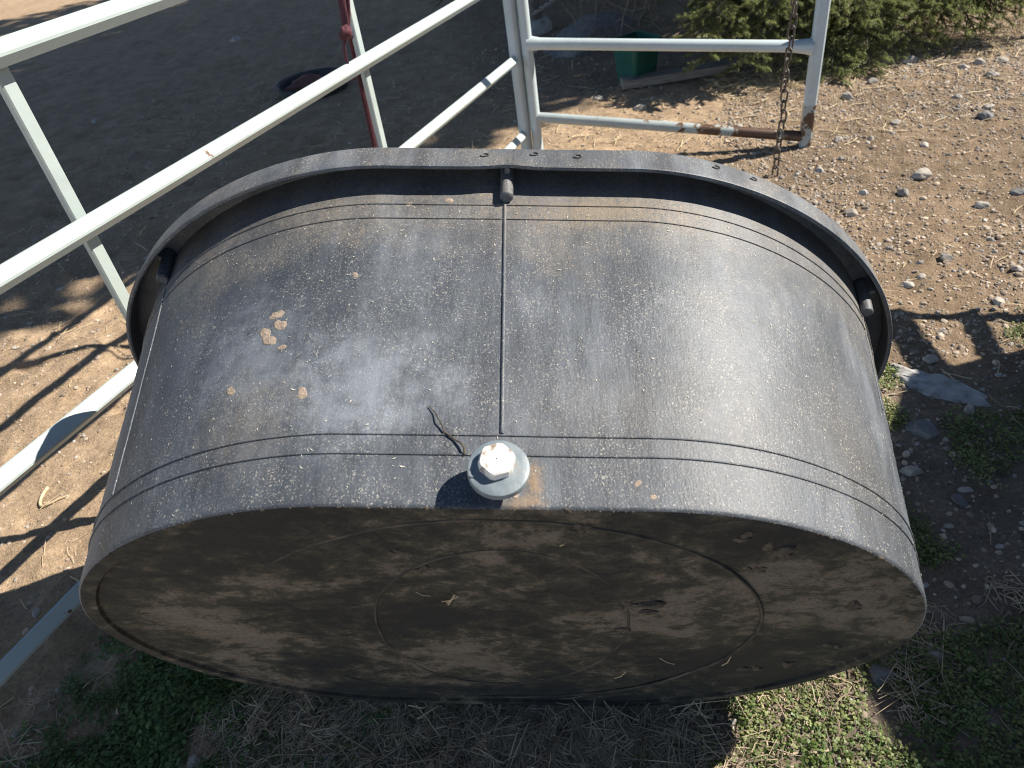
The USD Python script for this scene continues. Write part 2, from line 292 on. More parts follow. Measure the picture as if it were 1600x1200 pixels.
PALE_SHEEN, TAN, ORANGE = (.30, .33, .37), (.30, .25, .18), (.31, .20, .10)
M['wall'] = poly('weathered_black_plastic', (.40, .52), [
    (wall_patch(580, 600)[0], .13, .10, .42, PALE_SHEEN), (wall_patch(400, 560)[0], .09, .12, .32, PALE_SHEEN), (wall_patch(385, 655)[0], .09, .09, .2, TAN), (wall_patch(1120, 520)[0], .10, .16, .16, (.34, .35, .35)), (wall_patch(640, 420)[0], .07, .12, .16, PALE_SHEEN),  # pale and grey marks here paint the wall's bluish sheen and sun highlight
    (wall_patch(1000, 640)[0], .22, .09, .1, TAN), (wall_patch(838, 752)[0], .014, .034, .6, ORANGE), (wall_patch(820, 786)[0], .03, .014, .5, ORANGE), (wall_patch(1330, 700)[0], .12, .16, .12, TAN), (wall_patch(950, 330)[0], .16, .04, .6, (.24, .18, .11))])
M['rim'] = poly('scuffed_rim_plastic', (.50, .75))

# ------------------------------------------------------------------ ground
def ramp01(x, a, b): t = np.clip((x - a) / (b - a), 0, 1); return t * t * (3 - 2 * t)
def gz(x, y):
    x, y = np.asarray(x, float), np.asarray(y, float); r = np.hypot(x, y)
    p = np.stack([x, y, np.zeros_like(x)], -1)
    near = 1 - ramp01(r, 6, 14)
    z = .05 * (meshkit.fbm(p * .45 + 11, 3) - .5) + near * (.016 * (meshkit.fbm(p * 5. + 3, 3) - .5) + .014 * (meshkit.fbm(p * 22. + 5, 3) - .5) + .006 * (meshkit.fbm(p * 62. + 15, 2) - .5))
    left = ramp01(-x - .25 + .25 * y * 0, .2, .9) * near                         # churned sand in the corral
    z = z + left * (.030 * (meshkit.fbm(p * 8. + 31, 3) - .5) - .035 * np.clip(meshkit.fbm(p * 5.5 + 71, 2) - .62, 0, 1) * 4)
    foot = (1 - ramp01(np.abs(x - .05), .62, .95)) * (1 - ramp01(np.abs(y - 1.0), .42, .7))   # flattened under the tank
    z = z * (1 - .85 * foot) - .010 * foot
    z = z + .028 * np.exp(-((x + .36) ** 2 / .05 + (y - .78) ** 2 / .03))        # mound under the tank's raised side
    return z + ramp01(r, 25, 200) * 2.0 * (meshkit.fbm(p * .01, 3) - .5)
def axis(lo, hi, step, far_lo, far_hi, g=1.11):
    a = list(np.arange(lo, hi, step)); s = step
    while a[-1] < far_hi: s *= g; a.append(a[-1] + s)
    b = [lo]; s = step
    while b[-1] > far_lo: s *= g; b.append(b[-1] - s)
    return np.array(b[:0:-1] + a)
gx, gy = axis(-2.4, 2.5, .0098, -400, 400, 1.065), axis(.36, 4.2, .0092, -400, 400, 1.065)
GX, GY = np.meshgrid(gx, gy); GZ = gz(GX, GY)
nx, ny = len(gx), len(gy); idx = np.arange(nx * ny).reshape(ny, nx)
gq = np.stack([idx[:-1, :-1], idx[:-1, 1:], idx[1:, 1:], idx[1:, :-1]], -1).reshape(-1, 4)
gv = np.stack([GX, GY, GZ], -1).reshape(-1, 3)
# soil zones
x, y = gv[:, 0], gv[:, 1]; p2 = np.c_[x, y, 0 * x]
n1, n2 = meshkit.fbm(p2 * 1.7 + 2, 4), meshkit.fbm(p2 * 7 + 9, 4)
SAND, GRAV, DARK, MOSS = np.array([.385, .28, .182]), np.array([.27, .196, .13]), np.array([.185, .148, .115]), np.array([.10, .085, .045])
line = (-1.27 - x * .876 + .4823 * y + .7) * 1.0                                   # > 0 on the corral side of the panel
wl = ramp01(line + .5 * (n1 - .5), -.35, .35)
tint = GRAV + (SAND - GRAV) * wl[:, None]
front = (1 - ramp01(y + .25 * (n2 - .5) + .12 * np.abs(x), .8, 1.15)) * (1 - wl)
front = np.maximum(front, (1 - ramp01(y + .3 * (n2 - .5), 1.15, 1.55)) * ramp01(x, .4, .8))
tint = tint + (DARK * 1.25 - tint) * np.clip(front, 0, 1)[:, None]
tint = tint + (DARK - tint) * (.55 * ramp01(y, 4.0, 4.6) * ramp01(x, -.2, .5) * (1 - ramp01(x, 2.6, 3.4)))[:, None]
tint = tint * (.82 + .36 * n2)[:, None]
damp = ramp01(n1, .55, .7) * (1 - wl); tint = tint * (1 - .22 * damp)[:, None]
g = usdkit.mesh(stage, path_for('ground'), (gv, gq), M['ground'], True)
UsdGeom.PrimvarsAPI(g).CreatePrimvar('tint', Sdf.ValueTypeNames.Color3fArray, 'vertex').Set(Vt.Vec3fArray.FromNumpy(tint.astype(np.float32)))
tag(g, kind='structure')

# ------------------------------------------------------------------ the tank
tank = thing('stock_tank', 'weathered black oval stock tank lying on its long side, muddy bottom towards the camera', 'stock tank', loc=TO, rot=TR)
NT = 420; tt = np.arange(NT) / NT * 2 * np.pi
def loft(rings, closed_profile=False, flip=False):
    V = np.vstack(rings); m = len(rings); F = []
    i = np.arange(m if closed_profile else m - 1)[:, None]; k = np.arange(NT)[None]; j = (i + 1) % m; l = (k + 1) % NT
    a, b, c, d = i * NT + k, i * NT + l, j * NT + l, j * NT + k
    F = np.stack([np.broadcast_to(q, a.shape) for q in (a, b, c, d)], -1).reshape(-1, 4)
    return V, F[:, ::-1] if flip else F
def ring(R, z, noise=True):
    P = np.c_[outline_t(R, tt), np.full(NT, z)]
    if noise:
        n = P.copy(); n[:, 2] = 0; n /= np.linalg.norm(n, axis=1, keepdims=True); P = P + n * wall_noise(P)[:, None]
    return P
zs = np.r_[0.0, .0015, .004, .009, np.linspace(.02, D - .004, 60)]
Rz = wallR(zs); Rz[0] -= .003; Rz[1] -= .001; Rz[2] -= .0002
outer = [ring(Rz[i], zs[i]) for i in range(len(zs))]
inner = [ring(wallR(z) - .007, z) for z in np.linspace(D - .004, .012, 24)]
floor_in = [ring((wallR(.012) - .007) * k, .012, False) for k in (.6, .2, .01)]
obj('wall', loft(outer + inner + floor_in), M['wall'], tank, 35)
# base: raised border then a slightly recessed, uneven panel
def base_ring(R, z, k=1.0):
    P = np.c_[outline_t(R, tt) * k, np.full(NT, z)]; P[:, 2] += .006 * (meshkit.fbm(P * 4.3 + 17, 3) - .5) * ramp01(Rb - R * k, .0, .05); return P
edge = [ring(Rb - .003, 0.0), ring(Rb - .005, -.0006), base_ring(Rb - .021, -.0004)]
obj('base_edge', loft(edge + [base_ring(Rb - .023, .0050)], flip=True), M['base'], tank, 35)
pan = [base_ring(Rb - .023, .0050, k) for k in np.r_[np.linspace(1, .02, 46), .0002]]
obj('base_panel', loft(pan, flip=True), M['base'], tank, True)
def base_z(P): return .0050 + .006 * (meshkit.fbm(np.c_[P[:, :2], np.full(len(P), .005)] * 4.3 + 17, 3) - .5)
th = np.arange(240) / 240 * 2 * np.pi
rng = np.random.default_rng(5)
for rx, ry, r in ((.200, .272, .0024), (.405, .350, .0030)):
    c = np.c_[np.cos(th) * rx, np.sin(th) * ry, np.zeros(240)]; c[:, :2] += .004 * (meshkit.fbm(c * 9, 2)[:, None] - .5); c[:, 2] = base_z(c) + .0034 - .0056 * meshkit.fbm(c * 7 + 4, 3) + .003 * np.clip(c[:, 0] / rx, -.6, 1) * (rx > .3)
    obj('moulding_ring', tube(c, r, 6, closed=True), M['groove'], tank, True)
# rim: closed section of flange and turned-down skirt
notch = 1 - .10 * np.exp(-((tt - np.pi / 2) / .05) ** 2)
def rim_ring(R, z):
    P = np.c_[outline_t(R, tt), np.full(NT, z)]
    P[:, 2] = D - (D - P[:, 2]) * notch
    n = P.copy(); n[:, 2] = 0; n /= np.linalg.norm(n, axis=1, keepdims=True)
    P += n * (.005 * (meshkit.fbm(P * 2.3 + 41, 2) - .5))[:, None]
    P[:, 2] += .004 * (meshkit.fbm(P * 3.3 + 5, 2) - .5) * (D - z) / LT
    return P
sec = [(Rw - .006, D - .007), (Rr - .011, D - .007), (Rr - .0075, D - .011), (Rr - .0075, D - LT + .001), (Rr - .005, D - LT - .001), (Rr - .001, D - LT), (Rr, D - LT + .003), (Rr, D - .006), (Rr - .002, D - .002), (Rr - .006, D), (Rw - .004, D), (Rw - .0065, D - .003)]
obj('rim', loft([rim_ring(*q) for q in sec], True, flip=True), M['rim'], tank, 40)
# thin moulded lines round the wall
for py, r in ((680, .0014), (712, .0014), (342, .0013), (322, .0013)):
    _, z = wall_at(788, py)
    c = ring(wallR(z) + .0006, z); c[:, 2] += .0025 * (meshkit.fbm(c * 2.2 + 13, 2) - .5)
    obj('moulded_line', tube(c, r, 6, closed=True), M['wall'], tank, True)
# mould seams along the axis, with a peg at the top of each
T_SEAM = [wall_at(788, 500)[0], wall_at(232, 560)[0], wall_at(1347, 470)[0]]
Z_LOW = wall_at(785, 679)[1]
for k, ts in enumerate(T_SEAM):
    pth = np.array([wall_pt(ts + (0.0 if k else .012 * (1 - z / D) - .006), z, .0003)[0] for z in np.linspace(Z_LOW if k < 2 else .3, D - LT - .02, 40)])
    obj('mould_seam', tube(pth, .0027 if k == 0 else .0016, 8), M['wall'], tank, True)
def frame_at(t, z):
    p, n = wall_pt(t, z); a = np.array([0, 0, 1.0]); a = unit(a - n * (a @ n)); b = np.cross(a, n); return p, n, a, b
for k, ts in enumerate(T_SEAM):
    p, n, a, b = frame_at(ts, D - LT - (.032 if k != 1 else .02)); r = .0105 if k == 0 else .011
    q = p + n * (r * .9)
    pg = tube(np.array([q, q + a * .002, q + a * .05, q + a * .075]), np.array([r * .8, r, r, r]), 20)
    obj('peg', pg, M['rim'], tank, 30)
    w0 = q + a * .045 + n * .004
    obj('gusset', prof_bar(w0, w0 + a * .045, rect_prof(.008, .034, .001), n), M['rim'], tank)
# nicks on the rim's skirt
for (px, py) in ((905, 245), (835, 243), (1122, 252), (1176, 272), (760, 244)):
    tq = wall_at(px, 330)[0]
    o_ = None; best = 1e9
    for t_ in np.linspace(tq - .25, tq + .25, 200):
        for z_ in (D - .025, D - .02, D - .03):
            P = np.array([*outline_t(Rr, [t_])[0], z_]); e = np.linalg.norm(to_px(tank_w(P)) - [px, py])
            if e < best: best, o_ = e, (t_, P)
    t_, P = o_; k = int(round(t_ / (2 * np.pi) * NT)) % NT; P = rim_ring(Rr, P[2])[k]; n = unit([P[0] - np.sign(P[0]) * min(abs(P[0]), Sx), P[1], 0])
    a = np.array([0, 0, 1.0]); b = np.cross(a, n)
    pts = np.array([P + n * .0006 + a * .004 * math.cos(u) + b * .007 * math.sin(u) for u in np.linspace(0, 4.2, 10)])
    obj('screw_nick', tube(pts, .0012, 5), M['blackhole'], tank)
# drain fitting: grey flange with a white hexagonal plug
td, zd = wall_at(780, 756)
p, n, a, b = frame_at(td, zd)
R_D = np.stack([b, a, n], 1)
fit = UsdGeom.Xform.Define(stage, path_for('drain_fitting', tank)); fit.AddTransformOp().Set(Gf.Matrix4d(*b, 0, *a, 0, *n, 0, *map(float, p), 1)); fit = fit.GetPrim()
def lathe(prof, n=48):
    pr = np.asarray(prof, float); th = np.arange(n) / n * 2 * np.pi
    V = np.stack([pr[:, None, 0] * np.cos(th), pr[:, None, 0] * np.sin(th), np.broadcast_to(pr[:, None, 1], (len(pr), n))], -1).reshape(-1, 3); F = []
    for i in range(len(pr) - 1):
        for k in range(n):
            l = (k + 1) % n; F.append((i * n + k, i * n + l, (i + 1) * n + l, (i + 1) * n + k))
    return V, np.array(F)
obj('flange', lathe([(.019, -.008), (.019, .033), (.035, .0335), (.0366, .035), (.0366, .041), (.0356, .0435), (.033, .0445), (.026, .0455), (.002, .0455)]), M['flange'], fit, 30)
obj('mark', lathe([(.0046, .0440), (.0046, .0458), (.0038, .0462), (.0005, .0462)], 20), M['flange'], fit, 30)
hx = stage.GetPrimAtPath(str(fit.GetPath()) + '/mark'); UsdGeom.Xformable(hx).AddTranslateOp().Set(Gf.Vec3d(-.030, -.009, 0))
HX = []
for (r, z) in ((.0212, .045), (.0217, .046), (.0217, .0545), (.0210, .0570), (.0195, .0585), (.001, .0582)):
    ring6 = []
    for k in range(6):
        for u in (-.13, .13):
            ang = k * np.pi / 3 + .32 + u; ring6.append((r * math.cos(ang), r * math.sin(ang), z))
    HX.append(ring6)
HXV = np.array(HX).reshape(-1, 3); HXV[:, :2] += np.array([-.002, .004]); F = []
for i in range(len(HX) - 1):
    for k in range(12):
        l = (k + 1) % 12; F.append((i * 12 + k, i * 12 + l, i * 12 + 12 + l, i * 12 + 12 + k))
obj('hex_plug', (HXV, np.array(F)), M['hexw'], fit, 25)
# rust and dirt wash beside the fitting, dried mud splashes, mud on the base
def blob_on(frame, r, flat=.12, seed=0, lift=0.0, asp=1.0):
    p, n, a, b = frame; rg = np.random.default_rng(seed); m = trimesh.creation.icosphere(subdivisions=2); v = np.array(m.vertices)
    v = v * (1 + .5 * (meshkit.fbm(v * 1.6 + rg.uniform(0, 30, 3), 3)[:, None] - .5) * 2)
    ang = rg.uniform(0, 3.14); c, s = math.cos(ang), math.sin(ang)
    u, w = v[:, 0] * r * asp, v[:, 1] * r / asp; u, w = u * c - w * s, u * s + w * c
    return p + np.outer(u, b) + np.outer(w, a) + np.outer(v[:, 2] * r * flat + lift, n), np.array(m.faces)
SP = [(432, 492, 9), (438, 508, 9), (412, 522, 9), (422, 531, 10), (441, 541, 5), (360, 611, 7), (474, 611, 7), (470, 620, 5), (556, 430, 4), (803, 768, 7), (1020, 777, 4), (1000, 754, 4), (640, 318, 5), (700, 312, 6)]
for i, (px, py, r) in enumerate(SP):
    f_ = frame_at(*wall_at(px, py))
    obj('mud_splash', blob_on(f_, r * .0010, .10, 40 + i, asp=1.25), M['mud'], tank, True)
BN = (np.array([0, 0, -1.0]), np.array([0, 1.0, 0]), np.array([-1.0, 0, 0]))
ms = []
for i, (px, py, r) in enumerate([(1000, 952, 16), (985, 946, 10), (960, 985, 9), (1205, 865, 12), (1225, 872, 9), (1180, 892, 7), (1330, 950, 10), (1305, 1010, 8), (1180, 1045, 10), (1240, 1040, 8), (655, 890, 9), (895, 830, 8), (1165, 842, 8), (690, 1085, 7), (620, 865, 6), (1230, 825, 6), (1110, 1070, 7)]):
    q = base_at(px, py, .003); q[2] = base_z(q[None])[0]
    for j in range(5):
        w = q + np.array([rng.normal() * r * .0011, rng.normal() * r * .0006, 0]); ms.append(blob_on((w, *BN), r * .0008 * rng.uniform(.4, 1.3), .4, i * 9 + j, asp=1.4))
tag(obj('mud_crumbs', cat_(ms), M['darkmud'], tank, True), kind='stuff')
for (px, py, dx, dy) in ((690, 940, 26, -8), (712, 930, -14, 12), (700, 945, 10, -16), (1128, 1040, 14, -14), (650, 925, 22, 6), (885, 845, -10, 8), (1030, 1028, 24, 10), (960, 1060, 18, -10)):
    q0, q1 = base_at(px, py, .001), base_at(px + dx, py + dy, -.004); qm = (q0 + q1) / 2 + np.array([0, .004, -.004])
    obj('straw_bit', tube(np.array([q0, qm, q1]), .0009, 5), M['straw'], tank)
# a dry vine twig stuck behind the drain
tw = []
for k, (px, py) in enumerate([(671, 637), (679, 648), (684, 659), (692, 666), (697, 677), (708, 687), (719, 695), (725, 703), (728, 713)]):
    q, nn = wall_patch(px, py, .002 + .004 * math.sin(k * .7) ** 2 * (k < 8)); tw.append(tank_w(q))
tag(obj('dry_twig', tube(np.array(tw), np.linspace(.0007, .0016, len(tw)), 6), M['darkmud'], None, True), 'thin dark kinked twig lying on the tank beside the drain plug', 'twig')
# chaff stuck to the tank
rng = np.random.default_rng(77); ch = []
for k in range(3000):
    t_ = rng.uniform(.12, np.pi - .12); z_ = rng.uniform(.01, D - LT - .03) if rng.random() < .8 else D - LT - .04 - abs(rng.normal()) * .05
    p, n, a, b = frame_at(t_, max(z_, .01)); u = unit(a * rng.normal() + b * rng.normal()); w = np.cross(n, u); L = abs(rng.normal()) * .0011 + .0007; h = .00028
    bend = rng.normal() * L * .35
    p = p + n * .0007
    ch.append((np.array([p - u * L - w * h, p - u * L + w * h, p + w * (h + bend) + n * .0003, p + u * L + w * 0]), np.array([(0, 1, 2), (0, 2, 3)])))
cv, cf = cat_(ch)
tag(obj('hay_chaff', (cv @ TR.T + TO, cf), pm('pale_chaff', [(.3, (.34, .31, .25)), (.7, (.56, .53, .46))], 300, .8)), 'pale specks of hay chaff stuck to the tank side', 'chaff', kind='stuff')

# ------------------------------------------------------------------ left panel (square rails on edge)
U = np.array([0.48230978, 0.87600073, 0]); N = np.array([0.87600073, -0.48230978, 0]); C0 = -1.45
def pl(u, z, off=0.0): q = N * (C0 + off) + U * u; return np.array([q[0], q[1], z])
panel = thing('corral_panel', 'pale painted corral panel with square rails running past the left of the tank', 'corral panel')
U0, U1 = -1.3, 3.17
for z in (1.545, 1.197, .850, .512, .163):
    obj('rail', prof_bar(pl(U0, z), pl(U1, z - .01), rect_prof(.037, .037, .004, math.pi / 4)), M['paint'], panel)
for u in (-1.3, -.22, .893, 2.045):
    obj('upright', prof_bar(pl(u, .06, -.034), pl(u + .03, 1.58, -.034), rect_prof(.020, .031, .003), U), M['paint'], panel)
PA, PB = at(826, 262), at(785, 0)
obj('end_post', tube([pl(U1 + .03, gz(*pl(U1 + .03, 0)[:2]) - .05), pl(U1 + .03, 1.62)], .029, 16), M['paint2'], panel, 40)

# ------------------------------------------------------------------ right panel (round tube, rusty foot)
A0, A1 = pl(U1 + .03, 0) + np.array([.055, -.02, 0]), at(1257, 226); A1 = np.array([A1[0], A1[1], 0]); A0[2] = 0
W = unit(A1 - A0); WN = np.array([W[1], -W[0], 0]); WL = np.linalg.norm(A1 - A0)
def hit(px, py, off=0.0):
    v = ray(px, py); o = np.array([0, 0, H]); k = ((A0 + WN * off - o) @ WN) / (v @ WN); return o + v * k
gate = thing('tube_gate', 'blue grey round tube gate with a rusty lower rail behind the tank', 'gate')
r1a, r1b, r2a, r2b = hit(835, 67), hit(1262, 74), hit(845, 182), hit(1252, 214)
def on_line(s, z): q = A0 + W * s; return np.array([q[0], q[1], z])
z1a, z1b, z2a, z2b = r1a[2], r1b[2], r2a[2], r2b[2]
obj('end_post', tube([on_line(0, gz(*A0[:2]) - .04), on_line(.0, 1.62)], .026, 16), M['paint2'], gate, 40)
obj('end_post', prof_bar(on_line(WL, .19), on_line(WL + .0, 1.60), rect_prof(.052, .052, .007), W), M['paint2'], gate)
tag(obj('post_foot', prof_bar(on_line(WL, gz(*A1[:2]) - .01), on_line(WL, .19), rect_prof(.0515, .0515, .007), W), M['foot'], gate), 'rusty foot of the post')
for (za, zb, m, fl) in ((z1a, z1b, 'paint2', 1), (z2a, z2b, 'rusty', 0), (1.5, 1.5, 'paint2', 1)):
    s = np.array([0, .06, .2, WL - .16, WL - .09, WL - .04, WL - .02]); rr = np.array([.036, .026, .025, .025, .026, .032, .037]) if fl else np.full(7, .024)
    pr = obj('rail', tube([on_line(q, za + (zb - za) * q / WL) for q in s], rr, 18), M[m], gate, 40)
    if m == 'rusty': tag(pr, 'rusty lower rail')

# chain hanging in front of the gate from its top rail
cq = at(1212, 271); cx, cy = cq[:2]
chain = thing('hanging_chain', 'rusty link chain hanging in front of the tube gate', 'chain', loc=(cx, cy, 0))
def link_mesh(L, w, r):
    a = np.arange(20) / 20 * 2 * np.pi; c = np.c_[np.cos(a) * w, np.zeros(20), np.sin(a) * w + np.sign(np.sin(a)) * (L / 2 - w)]; return tube(c, r, 7, closed=True)
zt, k = 1.47, 0; rngc = np.random.default_rng(3)
while zt > .02:
    v, f = link_mesh(.052, .0135, .0042); ang = (k % 2) * np.pi / 2 + .5 + rngc.normal() * .2; c, s = math.cos(ang), math.sin(ang)
    v = v @ np.array([[c, s, 0], [-s, c, 0], [0, 0, 1]]); v = v + [rngc.normal() * .002 + .004 * math.sin(k * .7), rngc.normal() * .002, zt - .026]
    obj('link', (v, f), M['steel'], chain, True); zt -= .041; k += 1
gq = A0 + W * ((np.array([cx, cy, 0]) - A0) @ W); arm = np.array([(gq[0] - cx, gq[1] - cy, 1.5), (0, 0, 1.5), (0, 0, 1.462)])
obj('hook', tube(np.vstack([arm[:1], arm[1] * [1, 1, 1] - (arm[1] - arm[0]) * [.02, .02, 0], arm[1:2] - [0, 0, .012], arm[2:]]), .006, 8), M['steel'], chain, True)

# red lead rope on the panel's upright
def pp(px, py, off): v = ray(px, py); o = np.array([0, 0, H]); k = ((C0 + off) - o @ N) / (v @ N); return o + v * k
lead = thing('lead_rope', 'dark red webbing lead rope knotted on the upright of the corral panel', 'lead rope')
def strap(pts, w, th_=.35): return tube(np.array(pts), w, 10, flat=th_)
rs = np.random.default_rng(8)
def smooth(pts, n=40):
    pts = np.array(pts, float); q = np.linspace(0, len(pts) - 1, n); from_ = [np.interp(q, range(len(pts)), pts[:, i]) for i in range(3)]; P = np.stack(from_, -1)
    for _ in range(4): P[1:-1] = (P[:-2] + 2 * P[1:-1] + P[2:]) / 4
    return P
top = pp(536, -160, -.03)
obj('strap', strap(smooth([pp(524, -150, -.01), pp(529, -30, 0.0), pp(536, 15, .01), pp(541, 45, .012), pp(538, 60, .01)]), .013), M['red'], lead, True)
obj('strap', strap(smooth([pp(538, -150, -.01), pp(541, -20, .012), pp(544, 20, .012), pp(543, 48, .01)]), .009), M['red'], lead, True)
obj('knot', blob_on((pp(540, 52, .01), N, np.array([0, 0, 1.0]), U), .022, .8, 4), M['red'], lead, True)
obj('strap', strap(smooth([pp(540, 55, .008), pp(537, 75, .0), pp(541, 95, .0), pp(549, 108, -.02), pp(553, 125, -.02)]), .010), M['red'], lead, True)
obj('strap', strap(smooth([pp(545, 50, -.03), pp(552, 75, -.07), pp(564, 130, -.07), pp(576, 185, -.07), pp(592, 260, -.07), pp(607, 330, -.07)]), .0095), M['red'], lead, True)

# ------------------------------------------------------------------ feed pan, bucket, board, post, rope behind the gate
fp = at(492, 140)
pan_ = thing('feed_pan', 'low black rubber feed pan with red mineral standing in the shaded corral', 'feed pan', loc=(fp[0], fp[1], gz(fp[0], fp[1])))
obj('pan', lathe([(.005, .0), (.21, .0), (.24, .02), (.258, .10), (.265, .107), (.26, .111), (.245, .102), (.23, .03), (.01, .022)], 40), M['rubber'], pan_, 40)
v, f = lump(np.random.default_rng(2), .14, 3, .4, .5); obj('mineral_block', (v + [-.05, .04, .06], f), M['lick'], pan_, True)

bp = at(995, 128)
bucket = thing('green_bucket', 'dark green square plastic bucket standing in shade behind the gate', 'bucket', loc=(bp[0], bp[1], gz(bp[0], bp[1]) - .005))
def sq_ring(w, z, n=10, r=.3):
    P = []
    for k in range(4):
        for u in np.linspace(0, np.pi / 2, 6): P.append((math.cos(u + k * np.pi / 2) * w * r + (w * (1 - r)) * (1 if k in (0, 3) else -1), math.sin(u + k * np.pi / 2) * w * r + w * (1 - r) * (1 if k < 2 else -1), z))
    return np.array(P)
def loft_n(rings):
    V = np.vstack(rings); n = len(rings[0]); F = []
    for i in range(len(rings) - 1):
        for k in range(n):
            l = (k + 1) % n; F.append((i * n + k, i * n + l, (i + 1) * n + l, (i + 1) * n + k))
    return V, np.array(F)
rt = np.array([[math.cos(.45), -math.sin(.45), 0], [math.sin(.45), math.cos(.45), 0], [0, 0, 1]])
v, f = loft_n([sq_ring(q, z) for q, z in ((.001, .004), (.082, .0), (.088, .01), (.108, .235), (.105, .235), (.085, .02), (.001, .018))]); obj('body', (v @ rt.T, f), M['green'], bucket, 30)
v, f = loft_n([sq_ring(q, z) for q, z in ((.109, .227), (.117, .227), (.118, .249), (.107, .249), (.107, .235))]); obj('lip', (v @ rt.T, f), M['green'], bucket, 30)
obj('tag', (np.array([(-.03, -.119, .2), (-.012, -.119, .2), (-.012, -.119, .212), (-.03, -.119, .212)]) @ rt.T + [-.02, 0.01, 0], np.array([(0, 1, 2), (0, 2, 3)])), M['palerock'], bucket)
b0, b1 = at(972, 142), at(1150, 113)
b0[2] = gz(*b0[:2]) + .03; b1[2] = gz(*b1[:2]) + .035
tag(obj('weathered_board', prof_bar(b0, b1, rect_prof(.10, .05, .004)), M['board']), 'grey weathered timber lying on the ground in front of the green bucket', 'board')
fpst = at(833, 48); fpst[2] = gz(*fpst[:2])
fpost = thing('fence_post', 'shaded grey wooden fence post behind the gate hinge', 'fence post', loc=fpst)
obj('post', tube([(0, 0, -.1), (0, 0, .8), (.01, .02, 1.7)], [.09, .085, .08], 14), M['board'], fpost, 40)
obj('footing', lathe([(.16, -.05), (.15, .05), (.12, .09), (.02, .1)], 20), M['conc'], fpost, 40)
rp0, rp1 = at(828, 40), at(985, -8)
q0 = np.array([fpst[0], fpst[1] - .09, .14]); q1 = np.array([rp1[0] + .3, rp1[1] - .9, 1.0])
rr_ = []
for s_ in (0, np.pi):
    q = np.linspace(0, 1, 120); P = q0 + (q1 - q0) * q[:, None]; P[:, 2] -= .1 * np.sin(np.pi * q); P += .009 * np.c_[np.cos(q * 90 + s_), np.zeros(120), np.sin(q * 90 + s_)]; rr_.append(tube(P, .008, 6))
tag(obj('twisted_rope', cat_(rr_), M['rope'], None, True), 'grey twisted rope stretched from the fence post up into the spruce', 'rope')
rk = at(930, 92)
v, f = lump(np.random.default_rng(12), .34, 3, .5, .4); tag(obj('boulder', (v + [rk[0] + .05, rk[1] + .3, .02], f), M['darkrock'], None, True), 'large grey boulder in the shade behind the green bucket', 'boulder')

# ------------------------------------------------------------------ spruce
rng = np.random.default_rng(21)
SPX = np.array([2.75, 5.75])
spruce = thing('spruce_tree', 'spruce tree with low drooping boughs at the edge of the gravel', 'spruce tree', loc=(SPX[0], SPX[1], 0))
obj('trunk', tube([(0, 0, -.2), (0, 0, .5), (.05, .03, 2.5), (.06, .05, 5.5)], [.19, .15, .09, .01], 12), M['bark'], spruce, 40)
def needles(P0, P1, rng, L, step=.006, tipscale=.6):
    """needles round a twig from P0 to P1; returns v,f arrays of single triangles"""
    n = max(int(np.linalg.norm(P1 - P0) / step), 4) * 3; q = rng.uniform(0, 1, n); base = P0 + (P1 - P0) * q[:, None]; t = unit(P1 - P0)
    s = unit(np.cross(t, [.1, .2, 1])); u = np.cross(s, t); a = rng.uniform(0, 2 * np.pi, n)
    d = t * .75 + (s * np.cos(a)[:, None] + u * np.sin(a)[:, None]); d /= np.linalg.norm(d, axis=1, keepdims=True)
    l = L * rng.uniform(.7, 1.2, n) * (1 - (1 - tipscale) * q); w = np.cross(d, [.3, .5, .8]); w /= np.linalg.norm(w, axis=1, keepdims=True); w *= .0026
    V = np.stack([base - w, base + w, base + d * l[:, None]], 1).reshape(-1, 3); return V, np.arange(len(V)).reshape(-1, 3)
def bough(base, tip, rng, dens=1.0, spread=.34, droop=.12):
    base, tip = np.array(base), np.array(tip); L = np.linalg.norm(tip - base); q = np.linspace(0, 1, 12); P = base + (tip - base) * q[:, None]; P[:, 2] += droop * L * np.sin(np.pi * q) * 1.1
    stem = [tube(P, np.linspace(.014, .003, 12) * (L ** .5), 6)]; nd = []
    t = unit(tip - base); s = unit(np.cross(t, [0, 0, 1]))
    m = int(L * 34 * dens)
    for k in range(m):
        f_ = (k + rng.random()) / m
        if f_ < .18: continue
        o = np.array([np.interp(f_, q, P[:, i]) for i in range(3)]); sd = 1 if k % 2 else -1
        l = spread * L * (1.05 - f_ * .85) * rng.uniform(.6, 1.15) * .75 + .04
        d = unit(t * .75 + s * sd * rng.uniform(.5, 1.) + np.array([0, 0, rng.normal() * .22 - .1])); e = o + d * l
        stem.append(tube([o, e], [.003, .0012], 4, caps=False)); nd.append(needles(o, e, rng, .024, .0052 / dens ** .5))
        if l > .1:
            for j in range(int(l / .045)):
                g_ = rng.uniform(.25, .95); o2 = o + d * l * g_; d2 = unit(d * .8 + s * rng.choice([-1, 1]) * rng.uniform(.4, .9) + t * .3 + np.array([0, 0, rng.normal() * .2])); nd.append(needles(o2, o2 + d2 * l * (1 - g_ * .6) * .5, rng, .022, .0055 / dens ** .5))
    nd.append(needles(P[-3], P[-1], rng, .022))
    return cat_(stem), cat_(nd)
def local(px, py, h): q = at(px, py, h); return np.array([q[0] - SPX[0], q[1] - SPX[1], h])
